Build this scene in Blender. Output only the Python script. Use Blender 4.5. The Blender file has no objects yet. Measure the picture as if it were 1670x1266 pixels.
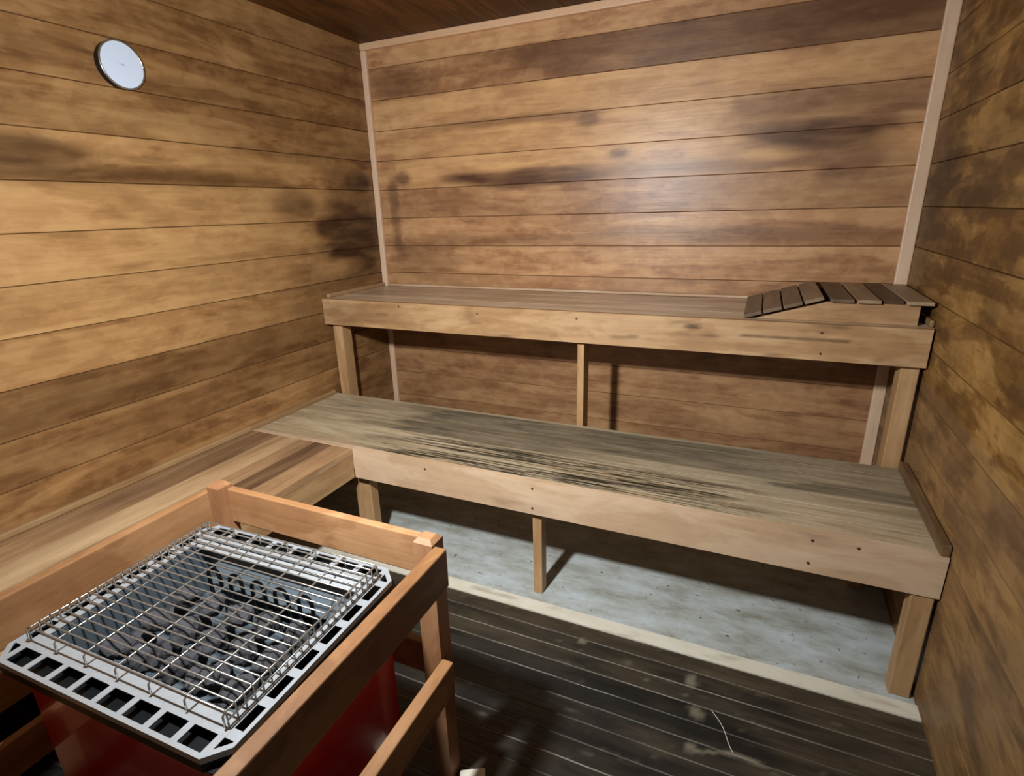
import bpy, bmesh, math, random
from mathutils import Vector, Matrix, noise
random.seed(7)
sc = bpy.context.scene
col = sc.collection

# ------------------------------------------------------------------ camera, world, lights, exposure
YAW, PITCH, ROLL, FPX = 0.4269, -0.3163, -0.0276, 889.41
CAM = Vector((1.8577, -2.4526, 1.287))
cy, sy = math.cos(YAW), math.sin(YAW)
r0 = Vector((cy, sy, 0)); f0 = Vector((-sy, cy, 0)); u0 = Vector((0, 0, 1))
fw = f0 * math.cos(PITCH) + u0 * math.sin(PITCH)
up = -f0 * math.sin(PITCH) + u0 * math.cos(PITCH)
rr = r0 * math.cos(ROLL) + up * math.sin(ROLL)
uu = -r0 * math.sin(ROLL) + up * math.cos(ROLL)
cd = bpy.data.cameras.new('camera'); cam = bpy.data.objects.new('camera', cd); col.objects.link(cam)
M = Matrix(((rr.x, uu.x, -fw.x), (rr.y, uu.y, -fw.y), (rr.z, uu.z, -fw.z))).to_4x4()
M.translation = CAM
cam.matrix_world = M
cd.sensor_width = 36.0; cd.lens = FPX / 1670 * 36.0; cd.clip_start = 0.02
sc.camera = cam

w = bpy.data.worlds.new('world'); sc.world = w; w.use_nodes = True
w.node_tree.nodes['Background'].inputs[0].default_value = (0.80, 0.90, 1.0, 1)
w.node_tree.nodes['Background'].inputs[1].default_value = 0.10

def area(name, loc, direction, size, power, color):
    ld = bpy.data.lights.new(name, 'AREA'); ld.shape = 'DISK'; ld.size = size; ld.energy = power; ld.color = color
    o = bpy.data.objects.new(name, ld); col.objects.link(o); o.location = loc
    o.rotation_euler = Vector(direction).to_track_quat('-Z', 'Y').to_euler()
    return o
area('sauna_lamp_light', (1.14, -2.04, 1.49), (-0.16, 0.90, -0.46), 0.085, 42.0, (0.97, 0.985, 1.0))
sc.view_settings.view_transform = 'Standard'; sc.view_settings.look = 'None'
sc.view_settings.gamma = 1.0; sc.view_settings.use_curve_mapping = False
sc.view_settings.exposure = 0.0

# ------------------------------------------------------------------ helpers
ALB = 0.78
def srgb(r, g, b, k=1.0):
    def f(c):
        c /= 255.0
        return c / 12.92 if c <= 0.04045 else ((c + 0.055) / 1.055) ** 2.4
    return (f(r) * ALB * k, f(g) * ALB * k, f(b) * ALB * k, 1.0)

W, H = 2.3564, 2.056
Z1, D1, F1 = 0.914, 0.491, 0.119
Z2, D2, F2 = 0.4504, 0.9937, 0.1195
SB = 0.5287
YF = -2.34
PITCHB, Z0B = 0.1375, 0.985

class MB:
    """collects boxes, tubes and plank grids into one mesh with a colour attribute 'tone'"""
    def __init__(self): self.v = []; self.f = []; self.t = []; self.sm = []
    def addv(self, p, t): self.v.append(tuple(p)); self.t.append(t); return len(self.v) - 1
    def box(self, x0, x1, y0, y1, z0, z1, tone=None, b=0.002, mat=None):
        if tone is None: tone = (random.random(), 0, 0, 1)
        bm = bmesh.new(); bmesh.ops.create_cube(bm, size=1)
        for v in bm.verts:
            v.co = Vector(((x0 + x1) / 2 + v.co.x * (x1 - x0), (y0 + y1) / 2 + v.co.y * (y1 - y0), (z0 + z1) / 2 + v.co.z * (z1 - z0)))
        if b > 0: bmesh.ops.bevel(bm, geom=bm.edges[:], offset=b, segments=2, affect='EDGES', profile=0.5)
        if mat is not None: bm.transform(mat)
        self.bm(bm, tone)
        return self
    def bm(self, bm, tone=(0.5, 0, 0, 1), smooth=False):
        base = len(self.v); bm.verts.index_update()
        for v in bm.verts: self.addv(v.co, tone)
        for f in bm.faces: self.f.append([base + v.index for v in f.verts]); self.sm.append(smooth)
        bm.free(); return self
    def prism(self, pts, y0, y1, tone=(0.5, 0, 0, 1), axis='y', b=0.0015):
        bm = bmesh.new()
        mk = (lambda p, h: (p[0], h, p[1])) if axis == 'y' else ((lambda p, h: (h, p[0], p[1])) if axis == 'x' else (lambda p, h: (p[0], p[1], h)))
        a = [bm.verts.new(mk(p, y0)) for p in pts]; c = [bm.verts.new(mk(p, y1)) for p in pts]
        bm.faces.new(a); bm.faces.new(c[::-1])
        for i in range(len(pts)):
            j = (i + 1) % len(pts); bm.faces.new((a[j], a[i], c[i], c[j]))
        bmesh.ops.recalc_face_normals(bm, faces=bm.faces[:])
        if b > 0: bmesh.ops.bevel(bm, geom=bm.edges[:], offset=b, segments=2, affect='EDGES', profile=0.5)
        return self.bm(bm, tone)
    def tube(self, pts, r, seg=6, tone=(0.5, 0, 0, 1)):
        pts = [Vector(p) for p in pts]; rings = []
        for i, p in enumerate(pts):
            d = (pts[min(i + 1, len(pts) - 1)] - pts[max(i - 1, 0)]).normalized()
            a = d.cross(Vector((0, 0, 1)) if abs(d.z) < 0.9 else Vector((1, 0, 0))).normalized(); c = d.cross(a)
            if rings and False: pass
            rings.append([self.addv(p + (a * math.cos(2 * math.pi * k / seg) + c * math.sin(2 * math.pi * k / seg)) * r, tone) for k in range(seg)])
        for i in range(len(rings) - 1):
            A, B = rings[i], rings[i + 1]
            # align rings to avoid twist
            best = min(range(seg), key=lambda s: (Vector(self.v[A[0]]) - Vector(self.v[B[s]]) - (pts[i] - pts[i + 1])).length)
            d1 = (Vector(self.v[A[1]]) - Vector(self.v[B[(best + 1) % seg]]) - (pts[i] - pts[i + 1])).length
            d2 = (Vector(self.v[A[1]]) - Vector(self.v[B[(best - 1) % seg]]) - (pts[i] - pts[i + 1])).length
            sgn = 1 if d1 <= d2 else -1
            B2 = [B[(best + sgn * k) % seg] for k in range(seg)]; rings[i + 1] = B2
            for k in range(seg):
                self.f.append([A[k], A[(k + 1) % seg], B2[(k + 1) % seg], B2[k]]); self.sm.append(True)
        self.f.append(list(reversed(rings[0]))); self.f.append(list(rings[-1])); self.sm += [False, False]
        return self
    def planks(self, org, U, V, N, L, bands, tonef, du=0.02, dv=0.02, g=0.004, gd=0.004, thick=0.02, skip_groove_ends=True):
        """boards running along U, stacked along V, face normal N; a V groove between bands; closed slab"""
        org, U, V, N = Vector(org), Vector(U), Vector(V), Vector(N)
        rows = []     # (v, height, band)
        nb = len(bands)
        for i, (a, b) in enumerate(bands):
            n = max(2, int((b - a) / dv))
            lo = a + (g / 2 if i > 0 else 0); hi = b - (g / 2 if i < nb - 1 else 0)
            if i > 0: rows.append((a, -gd, i, 1))
            for k in range(n + 1): rows.append((lo + (hi - lo) * k / n, 0.0, i, 0))
        nu = max(2, int(L / du))
        base = len(self.v); nc = nu + 1
        for (v, h, i, ing) in rows:
            for k in range(nc):
                u = L * k / nu
                t = tonef(u, v, i, ing)
                self.addv(org + U * u + V * v + N * h, t)
        flip = U.cross(V).dot(N) < 0
        def q(*ix):
            self.f.append(list(reversed(ix)) if flip else list(ix)); self.sm.append(False)
        for r in range(len(rows) - 1):
            for k in range(nu):
                q(base + r * nc + k, base + r * nc + k + 1, base + (r + 1) * nc + k + 1, base + (r + 1) * nc + k)
        # sides + back
        R = len(rows); v0, v1 = rows[0][0], rows[-1][0]
        t0 = tonef(0, v0, 0, 0); t1 = tonef(L, v1, nb - 1, 0)
        b = [self.addv(org + V * v0 - N * thick, t0), self.addv(org + U * L + V * v0 - N * thick, t0),
             self.addv(org + U * L + V * v1 - N * thick, t1), self.addv(org + V * v1 - N * thick, t1)]
        q(b[3], b[2], b[1], b[0])
        q(b[0], b[1], *[base + k for k in range(nu, -1, -1)])
        q(b[2], b[3], *[base + (R - 1) * nc + k for k in range(nc)])
        q(b[3], b[0], *[base + r * nc for r in range(R)])
        q(b[1], b[2], *[base + r * nc + nu for r in range(R - 1, -1, -1)])
        return self
    def build(self, name, mat, parent=None, kind=None):
        me = bpy.data.meshes.new(name); me.from_pydata(self.v, [], self.f); me.update()
        ca = me.color_attributes.new('tone', 'FLOAT_COLOR', 'POINT')
        flat = []
        for t in self.t: flat += [t[0], t[1], t[2], 1.0]
        ca.data.foreach_set('color', flat)
        me.polygons.foreach_set('use_smooth', self.sm)
        me.materials.append(mat)
        o = bpy.data.objects.new(name, me); col.objects.link(o)
        if parent is not None:
            o.parent = parent; o.matrix_parent_inverse = Matrix.Identity(4)
        if kind: o['kind'] = kind
        return o

def thing(name, label, cat, loc=(0, 0, 0), rotz=0, group=None):
    o = bpy.data.objects.new(name, None); col.objects.link(o); o.empty_display_size = 0.05
    o.location = loc; o.rotation_euler = (0, 0, rotz); o['label'] = label; o['category'] = cat
    if group: o['group'] = group
    return o
def tag(o, label, cat, group=None):
    o['label'] = label; o['category'] = cat
    if group: o['group'] = group
    return o

def fbm(x, y, z=0.0, o=3):
    s, a, n = 0.0, 1.0, 0.0
    for _ in range(o):
        s += a * noise.noise(Vector((x, y, z))); n += a; a *= 0.5; x *= 2.03; y *= 2.03; z += 7.7
    return s / n
def sstep(a, b, x):
    t = max(0.0, min(1.0, (x - a) / (b - a))); return t * t * (3 - 2 * t)
def blob(u, v, cu, cv, ru, rv, n=0.0, soft=0.5):
    d = math.hypot((u - cu) / ru, (v - cv) / rv) + n
    return 1 - sstep(1 - soft, 1 + soft, d)

# ------------------------------------------------------------------ materials
def nodes(name):
    m = bpy.data.materials.new(name); m.use_nodes = True
    nt = m.node_tree; b = nt.nodes['Principled BSDF']
    return m, nt, b

def wood(name, lo, mid, hi, stain=(60, 36, 14), light=(214, 170, 108), along='x', patch=(1.6, 9.0), patch_amt=0.55,
         grain_amt=0.35, rough=0.45, board_amt=0.35, bump=0.15, spec=0.4, worn=None, coat=0.0, drip=0.12):
    """tone attribute: R board random, G dark stain, B light/worn"""
    m, nt, b = nodes(name); N = nt.nodes.new; L = nt.links.new
    tc = N('ShaderNodeTexCoord'); at = N('ShaderNodeAttribute'); at.attribute_name = 'tone'
    sep = N('ShaderNodeSeparateColor'); L(at.outputs['Color'], sep.inputs[0])
    # offset coords per board
    off = N('ShaderNodeVectorMath'); off.operation = 'SCALE'; off.inputs[0].default_value = (13.7, 9.1, 5.3); L(sep.outputs[0], off.inputs['Scale'])
    def mapped(sa, sc_):
        s = {'x': (sa, sc_, sc_), 'y': (sc_, sa, sc_), 'z': (sc_, sc_, sa)}[along]
        mp = N('ShaderNodeVectorMath'); mp.operation = 'MULTIPLY'; L(tc.outputs['Object'], mp.inputs[0]); mp.inputs[1].default_value = s
        ad = N('ShaderNodeVectorMath'); ad.operation = 'ADD'; L(mp.outputs[0], ad.inputs[0]); L(off.outputs[0], ad.inputs[1])
        return ad
    def nz(vec, detail=3, scale=1.0, dist=0.0, rgh=0.55):
        n = N('ShaderNodeTexNoise'); n.inputs['Scale'].default_value = scale; n.inputs['Detail'].default_value = detail
        n.inputs['Roughness'].default_value = rgh; n.inputs['Distortion'].default_value = dist
        L(vec.outputs[0], n.inputs['Vector']); return n
    def rng(src, a, b_, c=0.0, d=1.0, smooth=True):
        r = N('ShaderNodeMapRange'); r.interpolation_type = 'SMOOTHSTEP' if smooth else 'LINEAR'
        r.inputs[1].default_value = a; r.inputs[2].default_value = b_; r.inputs[3].default_value = c; r.inputs[4].default_value = d
        L(src, r.inputs[0]); return r.outputs[0]
    def math_(op, a, b_):
        n = N('ShaderNodeMath'); n.operation = op
        for i, x in enumerate((a, b_)):
            if isinstance(x, (int, float)): n.inputs[i].default_value = x
            else: L(x, n.inputs[i])
        return n.outputs[0]
    def mix(fac, A, B):
        n = N('ShaderNodeMix'); n.data_type = 'RGBA'; n.clamp_factor = True
        if isinstance(fac, (int, float)): n.inputs[0].default_value = fac
        else: L(fac, n.inputs[0])
        for i, x in ((6, A), (7, B)):
            if isinstance(x, tuple): n.inputs[i].default_value = x
            else: L(x, n.inputs[i])
        return n.outputs[2]
    P1 = nz(mapped(*patch), 4, 1.0, 0.6, 0.6); P2 = nz(mapped(patch[0] * 2.7, patch[1] * 2.2), 3, 1.0, 0.3); P3 = nz(mapped(11.0, 19.0), 4, 1.0, 0.2, 0.65)
    G1 = nz(mapped(2.2, 120.0), 4, 1.0, 0.25, 0.6); G2 = nz(mapped(5.0, 38.0), 3, 1.0, 0.9)
    # ring figure
    wv = N('ShaderNodeTexWave'); wv.wave_type = 'BANDS'; wv.bands_direction = {'x': 'Z', 'y': 'Z', 'z': 'X'}[along]
    wv.inputs['Scale'].default_value = 1.0; wv.inputs['Distortion'].default_value = 7.0; wv.inputs['Detail'].default_value = 2.0
    wv.inputs['Detail Scale'].default_value = 0.6
    L(mapped(1.2, 9.0).outputs[0], wv.inputs['Vector'])
    p = math_('ADD', math_('MULTIPLY', rng(P1.outputs[0], 0.43, 0.55), patch_amt), math_('MULTIPLY', rng(P2.outputs[0], 0.3, 0.7), 0.3 * patch_amt))
    p = math_('ADD', p, math_('MULTIPLY', math_('SUBTRACT', sep.outputs[0], 0.5), board_amt))
    p = math_('ADD', p, math_('MULTIPLY', math_('SUBTRACT', G2.outputs[0], 0.5), grain_amt * 1.3))
    p = math_('ADD', p, math_('MULTIPLY', math_('SUBTRACT', rng(P3.outputs[0], 0.42, 0.58), 0.5), drip))
    p = math_('ADD', p, math_('MULTIPLY', math_('SUBTRACT', wv.outputs['Fac'], 0.5), grain_amt * 0.22))
    p = math_('ADD', p, math_('MULTIPLY', math_('SUBTRACT', G1.outputs[0], 0.5), grain_amt))
    p = math_('ADD', p, 0.5 - 0.6 * patch_amt)
    c = mix(rng(p, 0.0, 0.5, smooth=False), srgb(*lo), srgb(*mid))
    c = mix(rng(p, 0.5, 1.0, smooth=False), c, srgb(*hi))
    nb = math_('MULTIPLY', math_('SUBTRACT', P2.outputs[0], 0.5), 0.9)
    # light / worn
    lt = rng(math_('ADD', sep.outputs[2], math_('MULTIPLY', nb, sep.outputs[2])), 0.0, 1.0, smooth=False)
    if worn is not None:
        # B = amount of grey weathering broken into fine ridges
        rid = nz(mapped(3.2, 130.0), 4, 1.0, 0.5, 0.7)
        rd = rng(rid.outputs[0], 0.46, 0.54)
        w1 = math_('MULTIPLY', sep.outputs[2], math_('ADD', 0.05, math_('MULTIPLY', rd, 1.1)))
        c = mix(w1, c, srgb(*worn))
        hgt = math_('MULTIPLY', rd, sep.outputs[2])
    else:
        c = mix(lt, c, mix(G2.outputs[0], c, srgb(*light)))
        hgt = None
    st = math_('ADD', sep.outputs[1], math_('MULTIPLY', math_('MULTIPLY', nb, 1.2), sep.outputs[1]))
    c = mix(rng(st, 0.0, 1.0, smooth=False), c, srgb(*stain))
    L(c, b.inputs['Base Color'])
    b.inputs['Roughness'].default_value = rough; b.inputs['Specular IOR Level'].default_value = spec
    if coat: b.inputs['Coat Weight'].default_value = coat; b.inputs['Coat Roughness'].default_value = 0.18
    bp = N('ShaderNodeBump'); bp.inputs['Strength'].default_value = bump; bp.inputs['Distance'].default_value = 0.004
    hh = math_('ADD', math_('MULTIPLY', G1.outputs[0], 0.6), G2.outputs[0])
    if hgt is not None: hh = math_('SUBTRACT', hh, math_('MULTIPLY', hgt, 0.8))
    L(hh, bp.inputs['Height']); L(bp.outputs[0], b.inputs['Normal'])
    return m

def plain(name, rgb, rough=0.4, metal=0.0, spec=0.5, nscale=30.0, namt=0.25, bump=0.0, coat=0.0, stretch=(1, 1, 1)):
    m, nt, b = nodes(name); N = nt.nodes.new; L = nt.links.new
    tc = N('ShaderNodeTexCoord'); mp = N('ShaderNodeMapping'); mp.inputs['Scale'].default_value = stretch
    L(tc.outputs['Object'], mp.inputs[0])
    n = N('ShaderNodeTexNoise'); n.inputs['Scale'].default_value = nscale; n.inputs['Detail'].default_value = 4; L(mp.outputs[0], n.inputs['Vector'])
    x = N('ShaderNodeMix'); x.data_type = 'RGBA'; L(n.outputs[0], x.inputs[0])
    c = srgb(*rgb); x.inputs[6].default_value = tuple(v * (1 - namt) for v in c[:3]) + (1,)
    x.inputs[7].default_value = tuple(min(1, v * (1 + namt)) for v in c[:3]) + (1,)
    L(x.outputs[2], b.inputs['Base Color'])
    b.inputs['Roughness'].default_value = rough; b.inputs['Metallic'].default_value = metal; b.inputs['Specular IOR Level'].default_value = spec
    if coat: b.inputs['Coat Weight'].default_value = coat; b.inputs['Coat Roughness'].default_value = 0.06
    if bump:
        bp = N('ShaderNodeBump'); bp.inputs['Strength'].default_value = bump; bp.inputs['Distance'].default_value = 0.004
        L(n.outputs[0], bp.inputs['Height']); L(bp.outputs[0], b.inputs['Normal'])
    return m

M_wl = wood('cedar_left_wall', (122, 84, 48), (164, 120, 74), (190, 148, 96), stain=(66, 40, 18), light=(204, 162, 106), along='y', patch_amt=0.42, drip=0.24, spec=0.35, rough=0.42)
M_wb = wood('cedar_back_wall', (144, 98, 64), (190, 142, 98), (218, 172, 122), stain=(92, 60, 40), light=(240, 188, 124), along='x', patch_amt=0.34, drip=0.24, spec=0.36, rough=0.38)
M_wr = wood('cedar_right_wall', (106, 74, 36), (148, 108, 56), (188, 146, 84), stain=(62, 40, 18), light=(138, 112, 88), along='y', drip=0.3, patch=(2.4, 9.0), rough=0.5, spec=0.25)
M_ceil = wood('dark_cedar_ceiling', (70, 42, 16), (94, 58, 24), (118, 76, 36), along='y', rough=0.55, spec=0.2)
M_trim = wood('pale_trim_wood', (222, 184, 150), (236, 202, 168), (246, 216, 186), along='z', patch_amt=0.25, grain_amt=0.2, rough=0.45)
M_trimx = wood('pale_trim_wood_level', (214, 168, 128), (230, 186, 146), (240, 200, 162), along='x', patch_amt=0.25, grain_amt=0.2, rough=0.45)
M_fasu = wood('upper_bench_edge_wood', (158, 120, 80), (186, 146, 102), (206, 170, 126), stain=(70, 48, 30), along='x', patch=(2.6, 9.0), patch_amt=0.4, grain_amt=0.45, rough=0.5)
M_fasx = wood('bench_edge_wood_across', (190, 156, 122), (210, 178, 144), (226, 198, 166), stain=(70, 48, 30), along='x', patch=(2.2, 7.0), patch_amt=0.45, grain_amt=0.3, rough=0.5)
M_fasy = wood('bench_edge_wood_depth', (160, 122, 80), (188, 150, 104), (208, 172, 128), along='y', patch_amt=0.4, grain_amt=0.35, rough=0.5)
M_legz = wood('bench_leg_wood', (168, 128, 84), (194, 154, 108), (212, 176, 132), along='z', patch_amt=0.35, grain_amt=0.3, rough=0.5)
M_seat = wood('worn_bench_seat', (176, 150, 114), (204, 182, 146), (226, 208, 174), stain=(72, 64, 52), along='x', patch=(2.0, 14.0), patch_amt=0.35,
              grain_amt=0.35, worn=(58, 50, 36), rough=0.6, bump=0.5, board_amt=0.15, spec=0.25)
M_seatu = wood('upper_bench_seat', (200, 168, 134), (224, 196, 162), (240, 218, 186), stain=(136, 112, 88), along='x', patch=(1.8, 10.0), patch_amt=0.4,
               grain_amt=0.3, rough=0.42, bump=0.2, board_amt=0.2)
M_seats = wood('side_bench_seat', (150, 112, 76), (186, 146, 104), (214, 178, 132), stain=(98, 70, 50), light=(226, 196, 150), along='y', patch=(1.2, 12.0),
               patch_amt=0.3, grain_amt=0.4, rough=0.5, bump=0.25, board_amt=0.25)
M_guardx = wood('guard_wood_across', (140, 96, 60), (170, 124, 82), (192, 148, 104), stain=(110, 66, 34), along='x', patch=(4.0, 9.0), patch_amt=0.45, grain_amt=0.3, rough=0.5)
M_guardy = wood('guard_wood_depth', (126, 86, 52), (154, 110, 70), (180, 136, 94), stain=(90, 54, 28), along='y', patch=(4.0, 9.0), patch_amt=0.4, grain_amt=0.3, rough=0.5)
M_guardz = wood('guard_wood_upright', (134, 88, 56), (164, 118, 80), (188, 142, 104), stain=(84, 46, 26), along='z', patch=(4.0, 9.0), patch_amt=0.35, grain_amt=0.3, rough=0.5)
M_hry = wood('headrest_slat_wood', (104, 84, 62), (134, 110, 84), (162, 136, 106), light=(206, 176, 136), along='y', patch_amt=0.3, grain_amt=0.3, rough=0.5, board_amt=0.8)
M_deck = wood('dark_floor_boards', (26, 25, 23), (38, 37, 33), (56, 52, 44), stain=(160, 150, 128), light=(112, 96, 74), along='x', patch=(2.5, 14.0), patch_amt=0.5,
              grain_amt=0.35, rough=0.38, spec=0.4, bump=0.25)
M_strip = wood('cream_floor_strip', (230, 222, 198), (242, 236, 214), (250, 246, 230), stain=(150, 134, 104), along='x', patch=(6.0, 16.0), patch_amt=0.25, grain_amt=0.2, rough=0.5)
M_steel = plain('brushed_steel', (188, 194, 198), rough=0.40, metal=0.5, nscale=60, namt=0.12)
M_chrome = plain('chrome_wire', (188, 184, 174), rough=0.25, metal=0.8, namt=0.05)
M_galv = plain('galvanised_sheet', (112, 124, 132), rough=0.45, metal=0.5, nscale=14, namt=0.25)
M_dark = plain('black_metal', (30, 34, 36), rough=0.4, metal=0.6)
M_red = plain('red_enamel', (190, 3, 8), rough=0.25, spec=0.5, nscale=6, namt=0.12, coat=0.6)
M_elem = plain('heating_element', (20, 20, 22), rough=0.35, metal=0.5)
M_stone = plain('sauna_stone', (70, 70, 74), rough=0.8, nscale=22, namt=0.55, bump=0.6)
M_dial = plain('thermometer_dial', (222, 236, 255), rough=0.3, nscale=4, namt=0.02)
M_nail = plain('nail_head', (84, 52, 34), rough=0.6, nscale=80, namt=0.3)
M_ndl = plain('dial_mark', (176, 190, 214), rough=0.5)

def concrete():
    m, nt, b = nodes('painted_concrete'); N = nt.nodes.new; L = nt.links.new
    tc = N('ShaderNodeTexCoord')
    def nz(s, d, r=0.6, st=(1, 1, 1)):
        mp = N('ShaderNodeMapping'); mp.inputs['Scale'].default_value = st; L(tc.outputs['Object'], mp.inputs[0])
        n = N('ShaderNodeTexNoise'); n.inputs['Scale'].default_value = s; n.inputs['Detail'].default_value = d; n.inputs['Roughness'].default_value = r
        L(mp.outputs[0], n.inputs['Vector']); return n.outputs[0]
    def ramp(src, stops):
        r = N('ShaderNodeValToRGB'); L(src, r.inputs[0]); e = r.color_ramp.elements
        e[0].position, e[0].color = stops[0]; e[1].position, e[1].color = stops[-1]
        for p, c in stops[1:-1]:
            x = e.new(p); x.color = c
        return r.outputs[0]
    a = ramp(nz(6, 5, 0.65, (1, 2.2, 1)), [(0.3, srgb(160, 160, 146)), (0.5, srgb(194, 200, 194)), (0.68, srgb(214, 224, 226))])
    sp = ramp(nz(38, 3, 0.7), [(0.3, (1, 1, 1, 1)), (0.36, (0, 0, 0, 1))])
    st = ramp(nz(9, 4, 0.6, (1, 3, 1)), [(0.58, (0, 0, 0, 1)), (0.86, (1, 1, 1, 1))])
    x = N('ShaderNodeMix'); x.data_type = 'RGBA'; L(st, x.inputs[0]); L(a, x.inputs[6]); x.inputs[7].default_value = srgb(128, 122, 100)
    y = N('ShaderNodeMix'); y.data_type = 'RGBA'; L(sp, y.inputs[0]); L(x.outputs[2], y.inputs[6]); y.inputs[7].default_value = srgb(96, 92, 76)
    L(y.outputs[2], b.inputs['Base Color']); b.inputs['Roughness'].default_value = 0.75
    bp = N('ShaderNodeBump'); bp.inputs['Strength'].default_value = 0.3; bp.inputs['Distance'].default_value = 0.004
    L(nz(40, 4), bp.inputs['Height']); L(bp.outputs[0], b.inputs['Normal'])
    return m
M_conc = concrete()

# ------------------------------------------------------------------ room shell
def bands(lo, hi, z0=Z0B, p=PITCHB):
    e = [lo]; k = math.ceil((lo + 0.02 - z0) / p)
    while z0 + k * p < hi - 0.02: e.append(z0 + k * p); k += 1
    e.append(hi); return [(e[i], e[i + 1]) for i in range(len(e) - 1)]
def bidx(z): return math.floor((z - Z0B) / PITCHB)     # 0: .985-1.122, 3: 1.397-1.535 ...
rb = random.Random(3)
RB = {k: rb.random() for k in range(-10, 20)}

def tone_left(u, v, i, ing):
    y = -u; z = v; k = bidx(bands_w[i][0] + 0.01)
    n = fbm(y * 3.0, z * 11.0, 3.1)
    base = {3: 0.45, 2: 0.85, 1: 0.8, 0: 0.85, -1: 0.6, -2: 0.15, -3: 0.3, 4: 0.45, 5: 0.3, 6: 0.3, 7: 0.25}.get(k, 0.4)
    s = 0.0
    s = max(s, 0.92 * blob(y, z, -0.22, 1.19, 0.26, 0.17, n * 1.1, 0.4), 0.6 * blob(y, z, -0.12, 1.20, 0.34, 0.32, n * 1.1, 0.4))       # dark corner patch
    s = max(s, 0.85 * blob(y, z, -0.14, 1.43, 0.11, 0.07, n * 0.8, 0.4))
    s = max(s, 0.62 * blob(y, z, -0.55, 1.33, 0.14, 0.07, n * 0.8, 0.5))
    s = max(s, 0.45 * blob(y, z, -0.38, 0.92, 0.30, 0.16, n * 0.9, 0.6))
    s = max(s, 0.70 * blob(y, z, -1.35, 1.418, 0.62, 0.026, n * 0.7, 0.5))      # streak above a joint
    s = max(s, 0.80 * blob(y, z, -1.56, 1.47, 0.20, 0.045, n * 0.8, 0.5))
    s = max(s, 0.40 * blob(y, z, -0.90, 1.70, 0.45, 0.035, n * 0.9, 0.5))
    s = max(s, 0.35 * blob(y, z, -0.55, 1.53, 0.35, 0.03, n * 0.9, 0.5))
    if k == -2: s = max(s, 0.50 + 0.35 * n)
    if k == -3: s = max(s, 0.34 + 0.30 * n)
    if k == -1: s = max(s, 0.25 * sstep(-1.3, -0.5, y) + 0.2 * n)
    if k >= 4: s = max(s, 0.22 + 0.35 * n)
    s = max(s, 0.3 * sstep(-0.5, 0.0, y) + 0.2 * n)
    l = 0.0
    if k in (2, 1, 0): l = 0.55 + 0.9 * n - 0.5 * sstep(-0.9, -0.3, y)
    l = max(l, 0.6 * blob(y, z, -1.15, 1.57, 0.35, 0.05, n, 0.5))
    l = max(l, 0.55 * blob(y, z, -0.85, 1.47, 0.35, 0.03, n, 0.5))
    if ing: s = max(s, 0.85)
    return (base * 0.6 + RB[k] * 0.4, max(0, min(1, s)), max(0, min(1, l)), 1)

def tone_back(u, v, i, ing):
    x = u; z = v; k = bidx(bands_w[i][0] + 0.01)
    n = fbm(x * 3.0, z * 11.0, 9.4)
    base = {7: 0.6, 6: 0.3, 5: 0.75, 4: 0.9, 3: 0.75, 2: 0.35, 1: 0.5, 0: 0.55, -1: 0.5, -2: 0.4, -3: 0.45}.get(k, 0.4)
    s = 0.0
    if k == 6: s = 0.62 * sstep(0.5, 1.25, x + n * 0.8 + (z - 1.87) * 2.0) + 0.1
    s = max(s, 0.85 * blob(x, z, 0.80, 1.43, 0.40, 0.038, n * 0.9, 0.45))
    s = max(s, 0.50 * blob(x, z, 1.75, 1.425, 0.60, 0.028, n * 0.9, 0.5))
    s = max(s, 0.9 * blob(x, z, 0.17, 1.45, 0.055, 0.04, n * 0.8, 0.4))
    ring = abs(x - (0.135 - 0.03 * math.sin((z - 1.0) * 5)))                       # curved tide mark near the left corner
    s = max(s, 0.60 * (1 - sstep(0.012, 0.04, ring + n * 0.02)) * sstep(0.95, 1.1, z) * (1 - sstep(1.42, 1.5, z)))
    s = max(s, 0.45 * blob(x, z, 0.30, 1.03, 0.20, 0.09, n * 0.9, 0.5))
    s = max(s, 0.85 * blob(x, z, 2.00, 1.51, 0.24, 0.075, n * 1.1, 0.5))
    s = max(s, 0.60 * blob(x, z, 2.12, 1.44, 0.14, 0.10, n * 0.9, 0.5))
    s = max(s, 0.7 * blob(x, z, 1.13, 1.64, 0.05, 0.03, n * 0.6, 0.4))
    s = max(s, 0.7 * blob(x, z, 1.26, 1.50, 0.05, 0.022, n * 0.6, 0.4))
    s = max(s, 0.5 * blob(x, z, 0.85, 1.665, 0.35, 0.02, n * 0.9, 0.5))
    s = max(s, 0.5 * blob(x, z, 0.17, 1.86, 0.20, 0.07, n * 0.8, 0.5))
    s = max(s, 0.4 * blob(x, z, 0.6, 1.15, 0.5, 0.03, n, 0.5))
    s = max(s, 0.45 * blob(x, z, 1.7, 1.17, 0.6, 0.03, n, 0.5))
    s = max(s, 0.5 * blob(x, z, 2.05, 1.62, 0.35, 0.05, n, 0.5))
    if k == 2: s = max(s, 0.22 + 0.3 * n)
    if k < 0: s = max(s, 0.25 + 0.3 * n)
    l = 0.0
    if k in (3, 4, 5): l = 0.60 + 0.9 * n - 0.55 * sstep(1.3, 1.9, x)
    if k == 5: l *= (1 - sstep(0.0, 0.05, 0.0)) 
    if x < 0.13: l *= 0.2
    l = max(l, 0.5 * blob(x, z, 1.78, 1.60, 0.28, 0.02, n * 0.7, 0.4), 0.5 * blob(x, z, 1.7, 1.52, 0.3, 0.015, n * 0.7, 0.4))
    l = max(l, 0.6 * blob(x, z, 1.75, 1.73, 0.55, 0.05, n * 0.7, 0.4))
    if ing: s = max(s, 0.8)
    return (base * 0.6 + RB[k + 2] * 0.4, max(0, min(1, s)), max(0, min(1, l)), 1)

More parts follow.
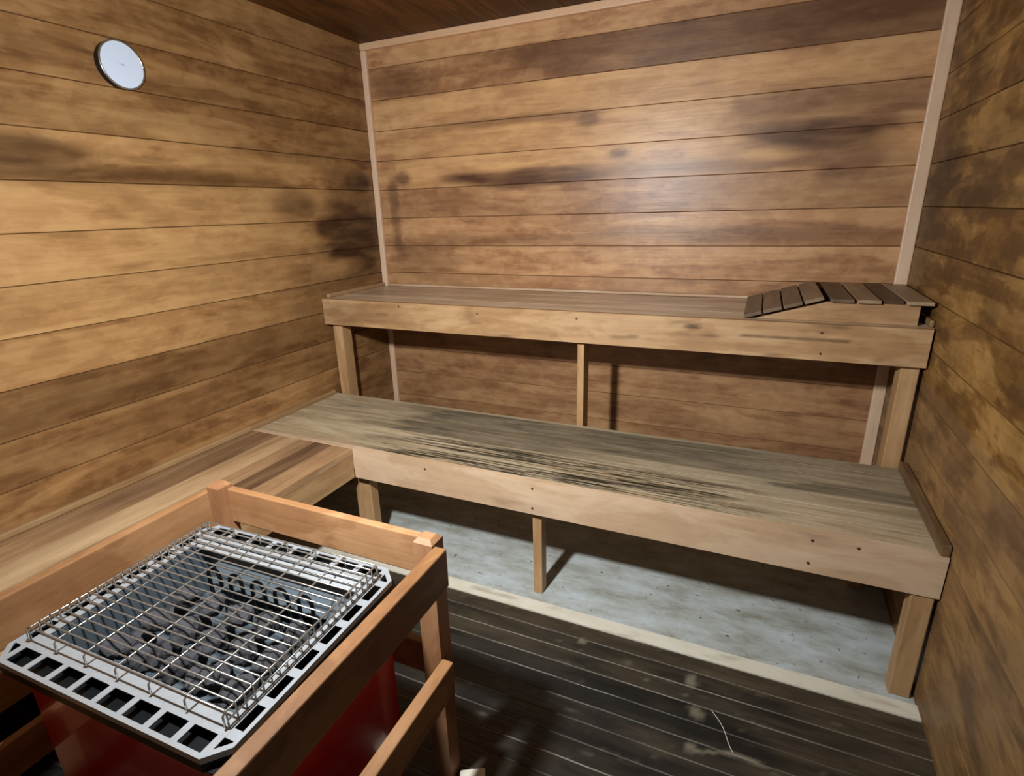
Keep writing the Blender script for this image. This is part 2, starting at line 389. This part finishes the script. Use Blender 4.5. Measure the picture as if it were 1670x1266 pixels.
def tone_right(u, v, i, ing):
    y = -u; z = v; k = bidx(bands_w[i][0] + 0.01)
    n = fbm(y * 4.0, z * 7.0, 21.0)
    s = 0.22 + 0.7 * n
    s = max(s, 0.8 * blob(y, z, -0.17, 1.33, 0.2, 0.14, n, 0.5))
    s = max(s, 0.7 * blob(y, z, -0.55, 1.29, 0.35, 0.035, n, 0.5))
    s = max(s, 0.5 * blob(y, z, -0.12, 1.1, 0.2, 0.2, n, 0.6))
    s = max(s, 0.35 * sstep(-0.35, 0.0, y))
    l = 0.5 * n
    if z < 0.75: s *= 0.6; l = 0.75 + 0.5 * n
    if ing: s = max(s, 0.85)
    return (RB[k + 4], max(0, min(1, s)), max(0, min(1, l)), 1)
def tone_plain(u, v, i, ing):
    n = fbm(u * 3, v * 9, 2.2 + i)
    return (RB[i % 20 - 3], min(1, max(0, 0.15 + 0.5 * n + (0.6 if ing else 0))), 0, 1)

bands_w = bands(0.0, H)
m = MB(); m.planks((0, 0, 0), (0, -1, 0), (0, 0, 1), (1, 0, 0), -YF, bands_w, tone_left, du=0.018, dv=0.014); m.build('wall_left', M_wl, kind='structure')
m = MB(); m.planks((0, 0, 0), (1, 0, 0), (0, 0, 1), (0, -1, 0), W, bands_w, tone_back, du=0.018, dv=0.014); m.build('wall_back', M_wb, kind='structure')
m = MB(); m.planks((W, 0, 0), (0, -1, 0), (0, 0, 1), (-1, 0, 0), -YF, bands_w, tone_right, du=0.018, dv=0.014); m.build('wall_right', M_wr, kind='structure')
# front wall around the doorway the camera stands in
DX0, DX1, DH = 1.32, 2.30, 2.0
m = MB(); m.planks((0, YF, 0), (1, 0, 0), (0, 0, 1), (0, 1, 0), DX0, bands_w, tone_plain, du=0.1, dv=0.06, thick=0.1)
m.box(DX1, W, YF - 0.1, YF, 0, H, (0.5, 0.2, 0, 1), b=0); m.box(DX0, DX1, YF - 0.1, YF, DH, H, (0.5, 0.2, 0, 1), b=0)
m.build('wall_front', M_wb, kind='structure')
m = MB(); m.planks((0, 0, H), (0, -1, 0), (1, 0, 0), (0, 0, -1), -YF + 0.1, [(a, min(b, W)) for a, b in bands(0.0, W, 0.05, 0.14)], tone_plain, du=0.05, dv=0.035, thick=0.03)
m.build('ceiling', M_ceil, kind='structure')

# floor: painted concrete slab and dark board deck with a cream edging strip
m = MB(); m.box(-0.02, W + 0.02, YF - 0.1, 0.02, -0.08, 0.0, (0.5, 0, 0, 1), b=0); m.build('floor', M_conc, kind='structure')
deck_b = []; y = 0.0; dp = 0.0557
YD = -1.066
while y < (YD - (YF - 0.1)) - 0.02: deck_b.append((y, min(y + dp, YD - (YF - 0.1)))); y += dp
rd = random.Random(11); DR = [rd.random() for _ in range(60)]; DS = [rd.random() for _ in range(60)]
def tone_deck(u, v, i, ing):
    n = fbm(u * 5, v * 14, 4.0); s = 0.0; l = 0.0
    if ing:
        w_ = fbm(u * 6, i * 3.1, 8.0)
        s = max(0, min(1, (0.30 + 0.7 * DS[i]) * (0.75 + 1.2 * w_)))
    # scuffs of pale dirt
    s = max(s, 0.55 * max(0, (fbm(u * 22, v * 40, 1.0) - 0.32) * 4) * (0.5 + n))
    if i == 0: l = 0.7
    yw = YD - v
    for (cx_, cy_, rx_, ry_) in ((1.80, -1.15, 0.012, 0.02), (1.824, -1.256, 0.018, 0.016), (1.822, -1.369, 0.014, 0.014), (1.47, -1.13, 0.012, 0.01), (1.62, -1.16, 0.02, 0.008)):
        s = max(s, 0.5 * blob(u, yw, cx_, cy_, rx_, ry_, n * 1.5, 0.4))
    s = max(s, 0.6 * (1 - sstep(0.002, 0.007, abs(yw + 1.372 - 0.03 * math.sin((u - 1.83) * 14)))) * sstep(1.82, 1.84, u) * (1 - sstep(1.95, 2.05, u)))
    if i in (1, 2): l = 0.35 + 0.6 * n
    l = max(l, 0.8 * sstep(1.75, 2.3, u + n * 0.8) * (1 - 0.35 * DS[i]))
    return (DR[i], s, max(0, min(1, l)), 1)
m = MB(); m.planks((0.0, YD, 0.006), (1, 0, 0), (0, -1, 0), (0, 0, 1), W, deck_b, tone_deck, du=0.012, dv=0.011, g=0.005, gd=0.0012, thick=0.006)
m.build('floor_boards', M_deck, kind='structure')
def tone_strip(u, v, i, ing):
    n = fbm(u * 9, v * 30, 4.0); return (0.5, max(0, min(0.8, (n - 0.12) * 1.6)), 0, 1)
m = MB(); m.planks((0.0, YD + 0.052, 0.010), (1, 0, 0), (0, -1, 0), (0, 0, 1), W, [(0, 0.051)], tone_strip, du=0.012, dv=0.008, thick=0.010)
m.build('trim_4', M_strip, kind='structure')

# pale corner and ceiling trims
def trim(name, mat, *b): MB().box(*b, (0.5, 0, 0, 1), b=0.004).build(name, mat, kind='structure')
trim('trim_1', M_trim, 0.0, 0.030, -0.020, 0.0, 0.0, H - 0.030)
trim('trim_2', M_trim, W - 0.042, W, -0.020, 0.0, 0.0, H - 0.030)
trim('trim_3', M_trimx, 0.0, W, -0.022, 0.0, H - 0.030, H)

# ------------------------------------------------------------------ benches
def tb(s=0.0, l=0.0): return (random.random(), s, l, 1)
def nail(parent, px, py, pz):
    bm = bmesh.new(); bmesh.ops.create_cone(bm, cap_ends=True, segments=12, radius1=0.0042, radius2=0.0036, depth=0.003)
    bm.transform(Matrix.Translation((px, py, pz)) @ Matrix.Rotation(math.radians(90), 4, 'X'))
    MB().bm(bm).build('nail_head', M_nail, parent)

UB = thing('upper_bench', 'high wooden sauna bench against the back wall, carrying the slatted headrest', 'bench')
def tone_useat(u, v, i, ing):
    n = fbm(u * 3, v * 14, 5.0); s = 0.12 + 0.6 * n
    if v > 0.30: s *= 0.4
    if ing: s = max(s, 0.6)
    return ((0.3, 0.6, 0.45, 0.7)[i], max(0, min(1, s)), 0, 1)
m = MB(); m.planks((0.003, -0.022, Z1), (1, 0, 0), (0, -1, 0), (0, 0, 1), W - 0.006, [(0, .111), (.111, .222), (.222, .333), (.333, D1 - 0.026 - 0.022)], tone_useat, du=0.02, dv=0.014, g=0.003, gd=0.002, thick=0.025)
m.build('seat_boards', M_seatu, UB)
def tone_ufas(u, v, i, ing):
    n = fbm(u * 6, v * 25, 15.0)
    s = 0.85 * blob(u, v, 1.655, 0.088, 0.03, 0.010, n * 0.6, 0.5); s = max(s, 0.5 * sstep(0.15, 0.45, n), 0.3 * blob(u, v, 0.2, 0.06, 0.2, 0.05, n, 0.5))
    s = max(s, 0.8 * (1 - sstep(0.0008, 0.004, abs(v - 0.055 + 0.012 * math.sin(u * 2.2) + n * 0.02))) * sstep(1.5, 1.8, u) * (1 - sstep(2.15, 2.25, u)))
    return (0.62, min(1, s), 0, 1)
m = MB(); m.planks((0.004, -D1, Z1 - F1), (1, 0, 0), (0, 0, 1), (0, -1, 0), W - 0.012, [(0, F1)], tone_ufas, du=0.012, dv=0.008, thick=0.025)
m.build('front_board', M_fasu, UB)
for (a, b_) in ((0.022, 0.072), (1.236, 1.264), (2.292, 2.342)):
    z0 = 0.0
    MB().box(a, b_, -D1 + 0.030, -D1 + 0.098, z0, Z1 - 0.026, tb(), b=0.003).build('leg', M_legz, UB)
MB().box(0.031, W - 0.043, -0.021, -0.003, Z1, Z1 + 0.012, tb(), b=0.004).build('back_cleat', M_fasx, UB)
MB().box(0.003, 0.021, -0.46, -0.024, Z1, Z1 + 0.020, tb(0.3), b=0.005).build('end_cleat', M_fasy, UB)
MB().box(W - 0.014, W - 0.002, -0.46, -0.024, Z1, Z1 + 0.022, tb(0.4), b=0.004).build('end_cleat', M_fasy, UB)
for p in ((0.433, 0.898), (0.818, 0.885), (1.241, 0.888), (2.058, 0.886), (2.063, 0.818)): nail(UB, p[0], -D1 - 0.0005, p[1])

LB = thing('lower_bench', 'low wide sauna bench with a grey weathered seat below the upper bench', 'bench')
YB = -0.480
nbl = 7; lw = (D2 - 0.026 + YB) / nbl
def tone_lseat(u, v, i, ing):
    n = fbm(u * 3.2, v * 26, 5.0); n2 = fbm(u * 9, v * 40, 2.0)
    f = v / (D2 - 0.026 + YB)            # 0 back .. 1 front
    # grey foot-worn zone in the middle of the length
    mid = sstep(0.15, 0.75, u + n * 0.3) * (1 - 0.75 * sstep(1.25, 1.75, u + (f - 0.3) * 0.9 + n * 0.4))
    s = mid * (0.75 if 0.12 < f < 0.68 else 0.2) + 0.3 * n + 0.10
    if f < 0.13 + 0.06 * n: s = 0.10 + 0.25 * n + 0.25 * sstep(1.2, 1.8, u)
    if 0.05 < f < 0.45: s = max(s, (0.72 + 0.5 * n) * sstep(0.25, 0.7, u) * (1 - 0.45 * sstep(1.7, 2.1, u)))
    if 0.40 < f < 0.55 : s = max(s, (0.6 + 0.6 * n) * sstep(2.0, 2.1, u + n * 0.3))
    # broken ridges along the front boards
    r = sstep(0.50, 0.72, f) * sstep(0.50, 0.80, u + n * 0.4) * (1 - sstep(1.75, 1.98, u + n * 0.35))
    r *= 0.95 + 0.9 * n
    if f > 0.60 and u < 1.9: s = min(s, 0.12 + 0.25 * n)
    if 0.80 < f < 0.93: r = max(r, 0.7 * (0.7 + n) * sstep(0.5, 0.7, u) * (1 - sstep(1.3, 1.6, u)))
    if ing: s = max(s, 0.95 * (1 - 0.5 * sstep(1.8, 2.1, u)))
    return (0.35 + 0.4 * DR[i], max(0, min(0.72 if not ing else 1, s)), max(0, min(1, r)), 1)
m = MB(); m.planks((0.003, YB, Z2), (1, 0, 0), (0, -1, 0), (0, 0, 1), W - 0.006, [(k * lw, (k + 1) * lw) for k in range(nbl)], tone_lseat, du=0.012, dv=0.008, g=0.004, gd=0.003, thick=0.025)
m.build('seat_boards', M_seat, LB)
def tone_lfas(u, v, i, ing):
    n = fbm(u * 5, v * 20, 25.0); return (0.75, max(0, min(1, (n - 0.25) * 0.8)), 0.15, 1)
m = MB(); m.planks((SB, -D2, Z2 - F2), (1, 0, 0), (0, 0, 1), (0, -1, 0), W - 0.004 - SB, [(0, F2)], tone_lfas, du=0.012, dv=0.01, thick=0.025)
m.build('front_board', M_fasx, LB)
for (a, b_, ya) in ((0.482, 0.556, -0.950), (1.243, 1.276, -D2 + 0.028), (2.296, 2.346, -D2 + 0.006)):
    top = Z2 - 0.026 if ya != -D2 + 0.006 else Z2 - F2 - 0.001
    MB().box(a, b_, ya, ya + 0.045, 0.0, top, tb(), b=0.003).build('leg', M_legz, LB)
for a in (0.05, 2.25):
    MB().box(a, a + 0.04, YB - 0.05, YB - 0.005, 0.0, Z2 - 0.026, tb(), b=0.003).build('leg', M_legz, LB)
MB().box(0.003, SB - 0.0005, -D2, -D2 + 0.0245, Z2 - 0.085, Z2, tb(), b=0.001).build('front_board', M_fasx, LB)
MB().box(0.003, 0.021, -0.9930, -D1 - 0.005, Z2, Z2 + 0.020, tb(0.2), b=0.004).build('end_cleat', M_fasy, LB)
MB().box(W - 0.024, W - 0.002, -0.99, -0.49, Z2, Z2 + 0.032, tb(0.7), b=0.004).build('end_cleat', M_fasy, LB)
for p in ((0.847, 0.423), (1.256, 0.426), (1.255, 0.354), (2.059, 0.430), (2.057, 0.360), (2.164, 0.432)): nail(LB, p[0], -D2 - 0.0005, p[1])

SBN = thing('side_bench', 'low wooden side bench along the left wall behind the heater guard', 'bench')
sb = [(0, 0.05), (0.05, 0.16), (0.16, 0.268), (0.268, 0.345), (0.345, 0.43), (0.43, SB - 0.003)]
def tone_sseat(u, v, i, ing):
    n = fbm(u * 3, v * 18, 33.0)
    s = (0.30, 0.45, 0.05, 0.12, 0.75, 0.15)[i] + 0.5 * n; l = (0.1, 0.1, 0.55, 0.3, 0, 0.1)[i]
    if i == 1: s = s * (1 - sstep(0.5, 0.9, u)) + 0.1
    if i == 2: l = 0.45 + 0.8 * sstep(0.35, 0.7, u)
    if i == 3: s = s + 0.3 * (1 - sstep(0.1, 0.5, u)); l *= sstep(0.2, 0.5, u)
    if ing: s = max(s, 0.5)
    return ((0.3, 0.4, 0.85, 0.7, 0.15, 0.65)[i], max(0, min(1, s)), max(0, min(1, l)), 1)
m = MB(); m.planks((0.003, -D2 - 0.001, Z2 - 0.0005), (0, -1, 0), (1, 0, 0), (0, 0, 1), -YF - D2 - 0.003, sb, tone_sseat, du=0.02, dv=0.012, g=0.003, gd=0.002, thick=0.025)
m.build('seat_boards', M_seats, SBN)
MB().box(SB - 0.026, SB - 0.001, YF + 0.002, -D2 - 0.001, Z2 - F2, Z2 - 0.026, tb(), b=0.003).build('front_board', M_fasy, SBN)
MB().box(0.003, 0.021, YF + 0.004, -D2 - 0.001, Z2, Z2 + 0.020, tb(0.2), b=0.004).build('wall_cleat', M_fasy, SBN)
for yy in (-2.25, -1.6): MB().box(SB - 0.07, SB - 0.028, yy, yy + 0.045, 0.0065, Z2 - 0.026, tb(), b=0.003).build('leg', M_legz, SBN)

# ------------------------------------------------------------------ headrest on the upper bench
HR = thing('slatted_headrest', 'wedge-shaped slatted wooden headrest at the right end of the upper bench', 'headrest', (2.08, -0.24, Z1))
bx, by, bz = HR.location
prof = [(1.858 - bx, 0.0005), (2.316 - bx, 0.0005), (2.316 - bx, 0.064), (2.066 - bx, 0.064)]
for ya in (-0.442 - by, -0.075 - by):
    MB().prism(prof, ya, ya + 0.019, tb(0.1), b=0.001).build('side_panel', M_fasu, HR)
def slat(mb, cx, cz, wid, ang, y0, y1, tone):
    M_ = Matrix.Translation((cx - bx, 0, cz - bz)) @ Matrix.Rotation(-ang, 4, 'Y')
    mb.box(-wid / 2, wid / 2, y0 - by, y1 - by, 0, 0.011, tone, b=0.0015, mat=M_)
m = MB(); ang = math.atan2(0.064, 2.066 - 1.858)
for k in range(4):
    f = (k + 0.5) / 4; L0 = (1.822, 0.9155 + 0.0005); L1 = (2.058, 0.9155 + 0.0725)
    slat(m, L0[0] + (L1[0] - L0[0]) * f, L0[1] + (L1[1] - L0[1]) * f - 0.002, 0.0565, ang, -0.456, -0.035, (0.25 + 0.2 * k if k != 2 else 0.1, 0.25, 0.1, 1))
m.build('sloping_slats', M_hry, HR)
m = MB()
for k, (xa, xb, f_, tn) in enumerate(((2.074, 2.138, -0.458, (0.30, 0.3, 0, 1)), (2.146, 2.210, -0.458, (0.75, 0, 0.55, 1)), (2.216, 2.270, -0.446, (0.05, 0.7, 0, 1)), (2.276, 2.345, -0.460, (0.9, 0, 0.9, 1)))):
    slat(m, (xa + xb) / 2, Z1 + 0.0648, xb - xa, 0.0, f_, -0.035, tn)
m.build('level_slats', M_hry, HR)

# ------------------------------------------------------------------ thermometer
TH = thing('wall_thermometer', 'round white bimetal thermometer with a thin chrome rim on the left wall', 'thermometer', (0, -1.212, 1.735))
def disc(r, x0, x1, seg=64, r2=None):
    bm = bmesh.new(); bmesh.ops.create_cone(bm, cap_ends=True, segments=seg, radius1=r, radius2=r2 if r2 else r, depth=x1 - x0)
    bm.transform(Matrix.Translation(((x0 + x1) / 2, 0, 0)) @ Matrix.Rotation(math.radians(90), 4, 'Y')); return bm
R_ = 0.0660
MB().bm(disc(R_, 0.0005, 0.023), smooth=False).build('case', M_dark, TH)
MB().bm(disc(R_ - 0.003, 0.023, 0.025)).build('dial', M_dial, TH)
m = MB(); ring = [(0, math.cos(a) * R_, math.sin(a) * R_) for a in [2 * math.pi * k / 64 for k in range(65)]]
m.tube([(0.024, p[1] * 0.985, p[2] * 0.985) for p in ring], 0.0028, 8); m.build('bezel', M_chrome, TH)
m = MB(); m.bm(disc(0.003, 0.025, 0.0275, 16)); m.tube([(0.0262, 0.006, 0.0), (0.0262, -0.038, 0.006)], 0.0005, 5); m.build('needle', M_ndl, TH)

# ------------------------------------------------------------------ sauna heater
HX, HY, HA = 0.987, -1.919, math.radians(1.6)
HT = thing('sauna_heater', 'red enamel electric sauna heater with a chrome wire grille, inside a wooden guard', 'heater', (HX, HY, 0.0065), HA)
RX, RY, ZR = 0.266, 0.2195, 0.582
BX, BY = 0.250, 0.190
m = MB()
def shell(mb, x, y, z0, z1, th):
    mb.box(-x, x, -y, -y + th, z0, z1, b=0.0008); mb.box(-x, x, y - th, y, z0, z1, b=0.0008)
    mb.box(-x, -x + th, -y + th, y - th, z0, z1, b=0); mb.box(x - th, x, -y + th, y - th, z0, z1, b=0)
shell(m, BX, BY, 0.06, ZR - 0.026, 0.004); m.build('body', M_red, HT)
for sx in (-1, 1):
    for sy_ in (-1, 1):
        MB().box(sx * 0.22 - 0.015, sx * 0.22 + 0.015, sy_ * 0.17 - 0.015, sy_ * 0.17 + 0.015, 0, 0.062, b=0.002).build('foot', M_dark, HT)
# galvanised liner holding the stones
ZL = 0.452
IX0, IX1, IY0, IY1 = -0.225, 0.225, -0.15, 0.168
m = MB(); m.box(IX0, IX1, IY0, IY1, ZL - 0.004, ZL, b=0)
m.box(IX0, IX1, IY1 - 0.002, IY1, ZL, ZR - 0.004, b=0); m.box(IX0, IX1, IY0, IY0 + 0.002, ZL, ZR - 0.004, b=0)
m.box(IX0, IX0 + 0.002, IY0, IY1, ZL, ZR - 0.004, b=0); m.box(IX1 - 0.002, IX1, IY0, IY1, ZL, ZR - 0.004, b=0)
m.build('liner', M_galv, HT)
# black sheet added under the slotted rim to darken its openings
c = 0.030
def octo(x, y, c): return [(-x + c, -y), (x - c, -y), (x, -y + c), (x, y - c), (x - c, y), (-x + c, y), (-x, y - c), (-x, -y + c)]
def ringplate(mb, A, B, z0, z1):
    n = len(A); ids = [[mb.addv((p[0], p[1], z), (0.5, 0, 0, 1)) for p in P] for P in (A, B) for z in (z0, z1)]
    a0, a1, b0, b1 = ids
    for i in range(n):
        j = (i + 1) % n
        for q_ in ([a1[i], a1[j], b1[j], b1[i]], [a0[j], a0[i], b0[i], b0[j]], [a0[i], a0[j], a1[j], a1[i]], [b0[j], b0[i], b1[i], b1[j]]):
            mb.f.append(q_); mb.sm.append(False)
m = MB(); TX, TY = RX - 0.001, RY - 0.001
m.box(-TX, IX0 - 0.001, -TY, TY, ZR - 0.025, ZR - 0.022, b=0); m.box(IX1 + 0.001, TX, -TY, TY, ZR - 0.025, ZR - 0.022, b=0)
m.box(IX0 - 0.001, IX1 + 0.001, -TY, IY0 - 0.001, ZR - 0.025, ZR - 0.022, b=0); m.box(IX0 - 0.001, IX1 + 0.001, IY1 + 0.001, TY, ZR - 0.025, ZR - 0.022, b=0)
ringplate(m, octo(RX + 0.0012, RY + 0.0012, c), octo(RX - 0.0002, RY - 0.0002, c), ZR - 0.026, ZR - 0.0105)
m.build('slot_dark_sheet', M_dark, HT)
# slotted steel rim with cut corners
m = MB(); c = 0.030; t0, t1 = ZR - 0.002, ZR
ringplate(m, octo(RX, RY, c), octo(RX - 0.006, RY - 0.006, c - 0.0025), t0, t1)
# down-turned lip
ringplate(m, octo(RX + 0.0015, RY + 0.0015, c), octo(RX, RY, c), ZR - 0.010, t1 + 0.0005)
fs, ss = 0.038, 0.024       # slot outer band: front/back depth, side depth
inn = (RX - 0.006 - ss, RY - 0.006 - fs)
# inner plate between slots and opening
ringplate(m, [(-inn[0], -inn[1]), (inn[0], -inn[1]), (inn[0], inn[1] + 0.014), (-inn[0], inn[1] + 0.014)], [(IX0, IY0 + 0.0), (IX1, IY0), (IX1, IY1), (IX0, IY1)], t0, t1)
nf = 8
for k in range(nf + 1):
    x = -inn[0] + 2 * inn[0] * k / nf
    xo = x * (RX - c * 0.7) / inn[0] if 0 < k < nf else x
    hw = 0.0062
    for (ya, yb) in ((-RY + 0.004, -inn[1] + 0.002), (inn[1] + 0.012, RY - 0.004)):
        m.prism([(x - hw, ya), (x + hw, ya), (x + hw, yb), (x - hw, yb)], t0 + 0.0002, t1 - 0.0003, axis='z', b=0)
ns = 6
for k in range(ns + 1):
    y = -inn[1] + (2 * inn[1]) * k / ns
    for (xa, xb) in ((-RX + 0.004, -inn[0] + 0.002), (inn[0] - 0.002, RX - 0.004)):
        m.prism([(xa, y - 0.008), (xb, y - 0.008), (xb, y + 0.008), (xa, y + 0.008)], t0 + 0.0004, t1 - 0.0006, axis='z', b=0)
# narrow inner ledge on the sides so that slots stay slim
for s_ in (-1, 1):
    xa, xb = sorted((s_ * inn[0], s_ * (inn[0] + 0.007)))
    m.box(xa, xb, -inn[1], inn[1] + 0.014, t0 + 0.0003, t1 - 0.0004, b=0)
m.box(-inn[0], inn[0], -inn[1] - 0.008, -inn[1] + 0.001, t0 + 0.0001, t1 - 0.0002, b=0)
rim = m.build('rim', M_steel, HT)
# reflector bar along the back of the opening
m = MB(); m.prism([(IY1 - 0.028, ZR - 0.002), (IY1 - 0.008, ZR + 0.003), (IY1 - 0.008, ZR), (IY1 - 0.028, ZR - 0.005)], IX0 + 0.004, IX1 - 0.004, axis='x', b=0)
m.build('reflector_bar', M_steel, HT)
# sloping galvanised deflector at the back
m = MB(); m.prism([(IY1 - 0.004, ZR - 0.022), (0.118, ZR - 0.070), (0.118, ZR - 0.072), (IY1 - 0.004, ZR - 0.024)], -0.17, 0.218, axis='x', b=0)
m.build('deflector', M_galv, HT)
# heating element loops
for k in range(5):
    x = -0.125 + k * 0.062; y0 = 0.102
    pts = [(x - 0.017, y0, ZR - 0.118), (x - 0.017, y0, ZR - 0.036)]
    for a in range(0, 181, 20): pts.append((x - 0.017 * math.cos(math.radians(a)), y0, ZR - 0.032 + 0.020 * math.sin(math.radians(a))))
    pts += [(x + 0.017, y0, ZR - 0.036), (x + 0.017, y0, ZR - 0.118)]
    MB().tube(pts, 0.0042, 8).build('heating_element', M_elem, HT)
# wire grille
GX0, GX1, GY0, GY1 = -0.238, 0.236, -0.170, 0.188
GZ = ZR + 0.030
m = MB(); n = 23
def wire(p, q, down, r=0.0016):
    p, q = Vector(p), Vector(q); d = (q - p).normalized()
    e = 0.004
    m.tube([p + Vector((0, 0, -down)), p + Vector((0, 0, -e)), p + d * e, q - d * e, q + Vector((0, 0, -e)), q + Vector((0, 0, -down))], r, 6)
for k in range(n):
    y = GY0 + (GY1 - GY0) * k / (n - 1); wire((GX0, y, GZ), (GX1, y, GZ), 0.027)
for k in range(7):
    x = GX0 + 0.003 + (GX1 - GX0 - 0.006) * k / 6; wire((x, GY0 - 0.004, GZ - 0.003), (x, GY1 + 0.004, GZ - 0.003), 0.022, 0.0018)
m.tube([(GX1 + 0.002, GY0, GZ - 0.014), (GX1 + 0.002, GY1, GZ - 0.014)], 0.0016, 6)
m.tube([(GX0 - 0.002, GY0, GZ - 0.014), (GX0 - 0.002, GY1, GZ - 0.014)], 0.0016, 6)
m.build('wire_grille', M_chrome, HT)

# stones: each one its own thing
rs = random.Random(5); hm = Matrix.Translation((HX, HY, 0.0065)) @ Matrix.Rotation(HA, 4, 'Z')
kinds = []
for k in range(6):
    bm = bmesh.new(); bmesh.ops.create_icosphere(bm, subdivisions=3, radius=1.0)
    sx, sy_, sz = rs.uniform(0.85, 1.0), rs.uniform(0.7, 0.95), rs.uniform(0.68, 0.85)
    for v in bm.verts:
        d = 0.80 + 0.28 * noise.noise(v.co * 1.1 + Vector((k * 5.1, 0, 0))) + 0.10 * noise.noise(v.co * 3.0 + Vector((0, k * 3.3, 0)))
        # flatten some facets like broken rock
        for ax in (Vector((1, .4, .3)).normalized(), Vector((-.5, 1, .6)).normalized(), Vector((.2, -.7, 1)).normalized()):
            t = v.co.dot(ax)
            if t > 0.72: d *= 1 - (t - 0.72) * 0.55
        v.co = Vector((v.co.x * sx, v.co.y * sy_, v.co.z * sz)) * d
    me_b = MB().bm(bm, smooth=False)
    o = me_b.build('sauna_stone', M_stone); kinds.append(o)
spots = []
for r_ in range(3):
    for q_ in range(6):
        spots.append((-0.182 + 0.0728 * q_, -0.112 + 0.074 * r_, ZL + 0.0305, 0.031))
for r_ in range(3):
    for q_ in range(5):
        spots.append((-0.148 + 0.0735 * q_ + (0.01 if r_ == 1 else 0), -0.092 + 0.070 * r_, ZL + 0.080, 0.032))
for i, (x, yy, zz, rr_) in enumerate(spots):
    src = kinds[i % 6]
    o = src if i < 6 else src.copy()
    if i >= 6: col.objects.link(o)
    p = hm @ Vector((x, yy, zz)); o.location = p; s_ = rr_ * rs.uniform(1.08, 1.2)
    o.scale = (s_, s_, s_); o.rotation_euler = (rs.uniform(-.4, .4), rs.uniform(-.4, .4), rs.uniform(0, 6.28))
    tag(o, 'dark grey rough stone in the pile under the wire grille of the red heater', 'stone', 'stones under the heater grille')

# ------------------------------------------------------------------ wooden guard round the heater
GD = thing('heater_guard', 'wooden rail guard with square corner posts fencing in the red heater', 'guard rail', (1.0, -1.9, 0.0065))
gx, gy, gz = GD.location
def gbox(name, mat, x0, x1, y0, y1, z0, z1, s=0.0, b=0.003, parent=GD):
    return MB().box(x0 - gx, x1 - gx, y0 - gy, y1 - gy, z0 - gz, z1 - gz, tb(s), b=b).build(name, mat, parent)
def post(x0, x1, y0, y1, ztop):
    bm = bmesh.new(); bmesh.ops.create_cube(bm, size=1)
    for v in bm.verts:
        top = v.co.z > 0
        v.co = Vector(((x0 + x1) / 2 - gx + v.co.x * (x1 - x0), (y0 + y1) / 2 - gy + v.co.y * (y1 - y0), (ztop - gz) if top else 0.0))
    bmesh.ops.bevel(bm, geom=[e for e in bm.edges if all(v.co.z > 0.3 for v in e.verts)], offset=0.009, segments=1, affect='EDGES')
    MB().bm(bm, tb()).build('post', M_guardz, GD)
RXR = 1.346    # outer face of the right rails
post(1.272, 1.318, -1.672, -1.630, 0.662)
post(0.672, 0.712, -1.672, -1.632, 0.668)
gbox('back_rail', M_guardx, 0.713, 1.271, -1.650, -1.631, 0.560, 0.652, 0.1)
gbox('back_rail', M_guardx, 0.713, 1.271, -1.650, -1.631, 0.290, 0.375, 0.1)
gbox('side_rail', M_guardy, 1.3185, RXR, YF + 0.002, -1.662, 0.562, 0.650)
gbox('side_rail', M_guardy, 1.3185, RXR, YF + 0.002, -1.668, 0.292, 0.372)
gbox('side_rail', M_guardy, 0.650, 0.6715, YF + 0.002, -1.640, 0.548, 0.646, 0.15)
gbox('side_rail', M_guardy, 0.630, 0.6505, YF + 0.002, -1.680, 0.270, 0.350, 0.0)

# small things on the floor
o = MB().box(-0.03, 0.03, -0.02, 0.02, 0.0, 0.012, (0.9, 0, 0, 1), b=0.003).build('pale_block', M_strip)  # cream block added for a white floor spot of unknown nature
o.location = (1.362, -1.648, 0.0068); o.rotation_euler = (0, 0, 0.5); tag(o, 'small cream block at an unidentified white spot on the dark floor beside the guard post', 'offcut')
m = MB(); pts = []
for k in range(13):
    t = k / 12; pts.append((1.861 + (1.926 - 1.861) * t + 0.006 * math.sin(t * 5), -1.236 - 0.105 * t, 0.0012))
m.tube(pts, 0.0009, 5); o = m.build('thread', M_strip); o.location.z = 0.0062; tag(o, 'thin pale thread lying across the dark floor boards', 'thread')
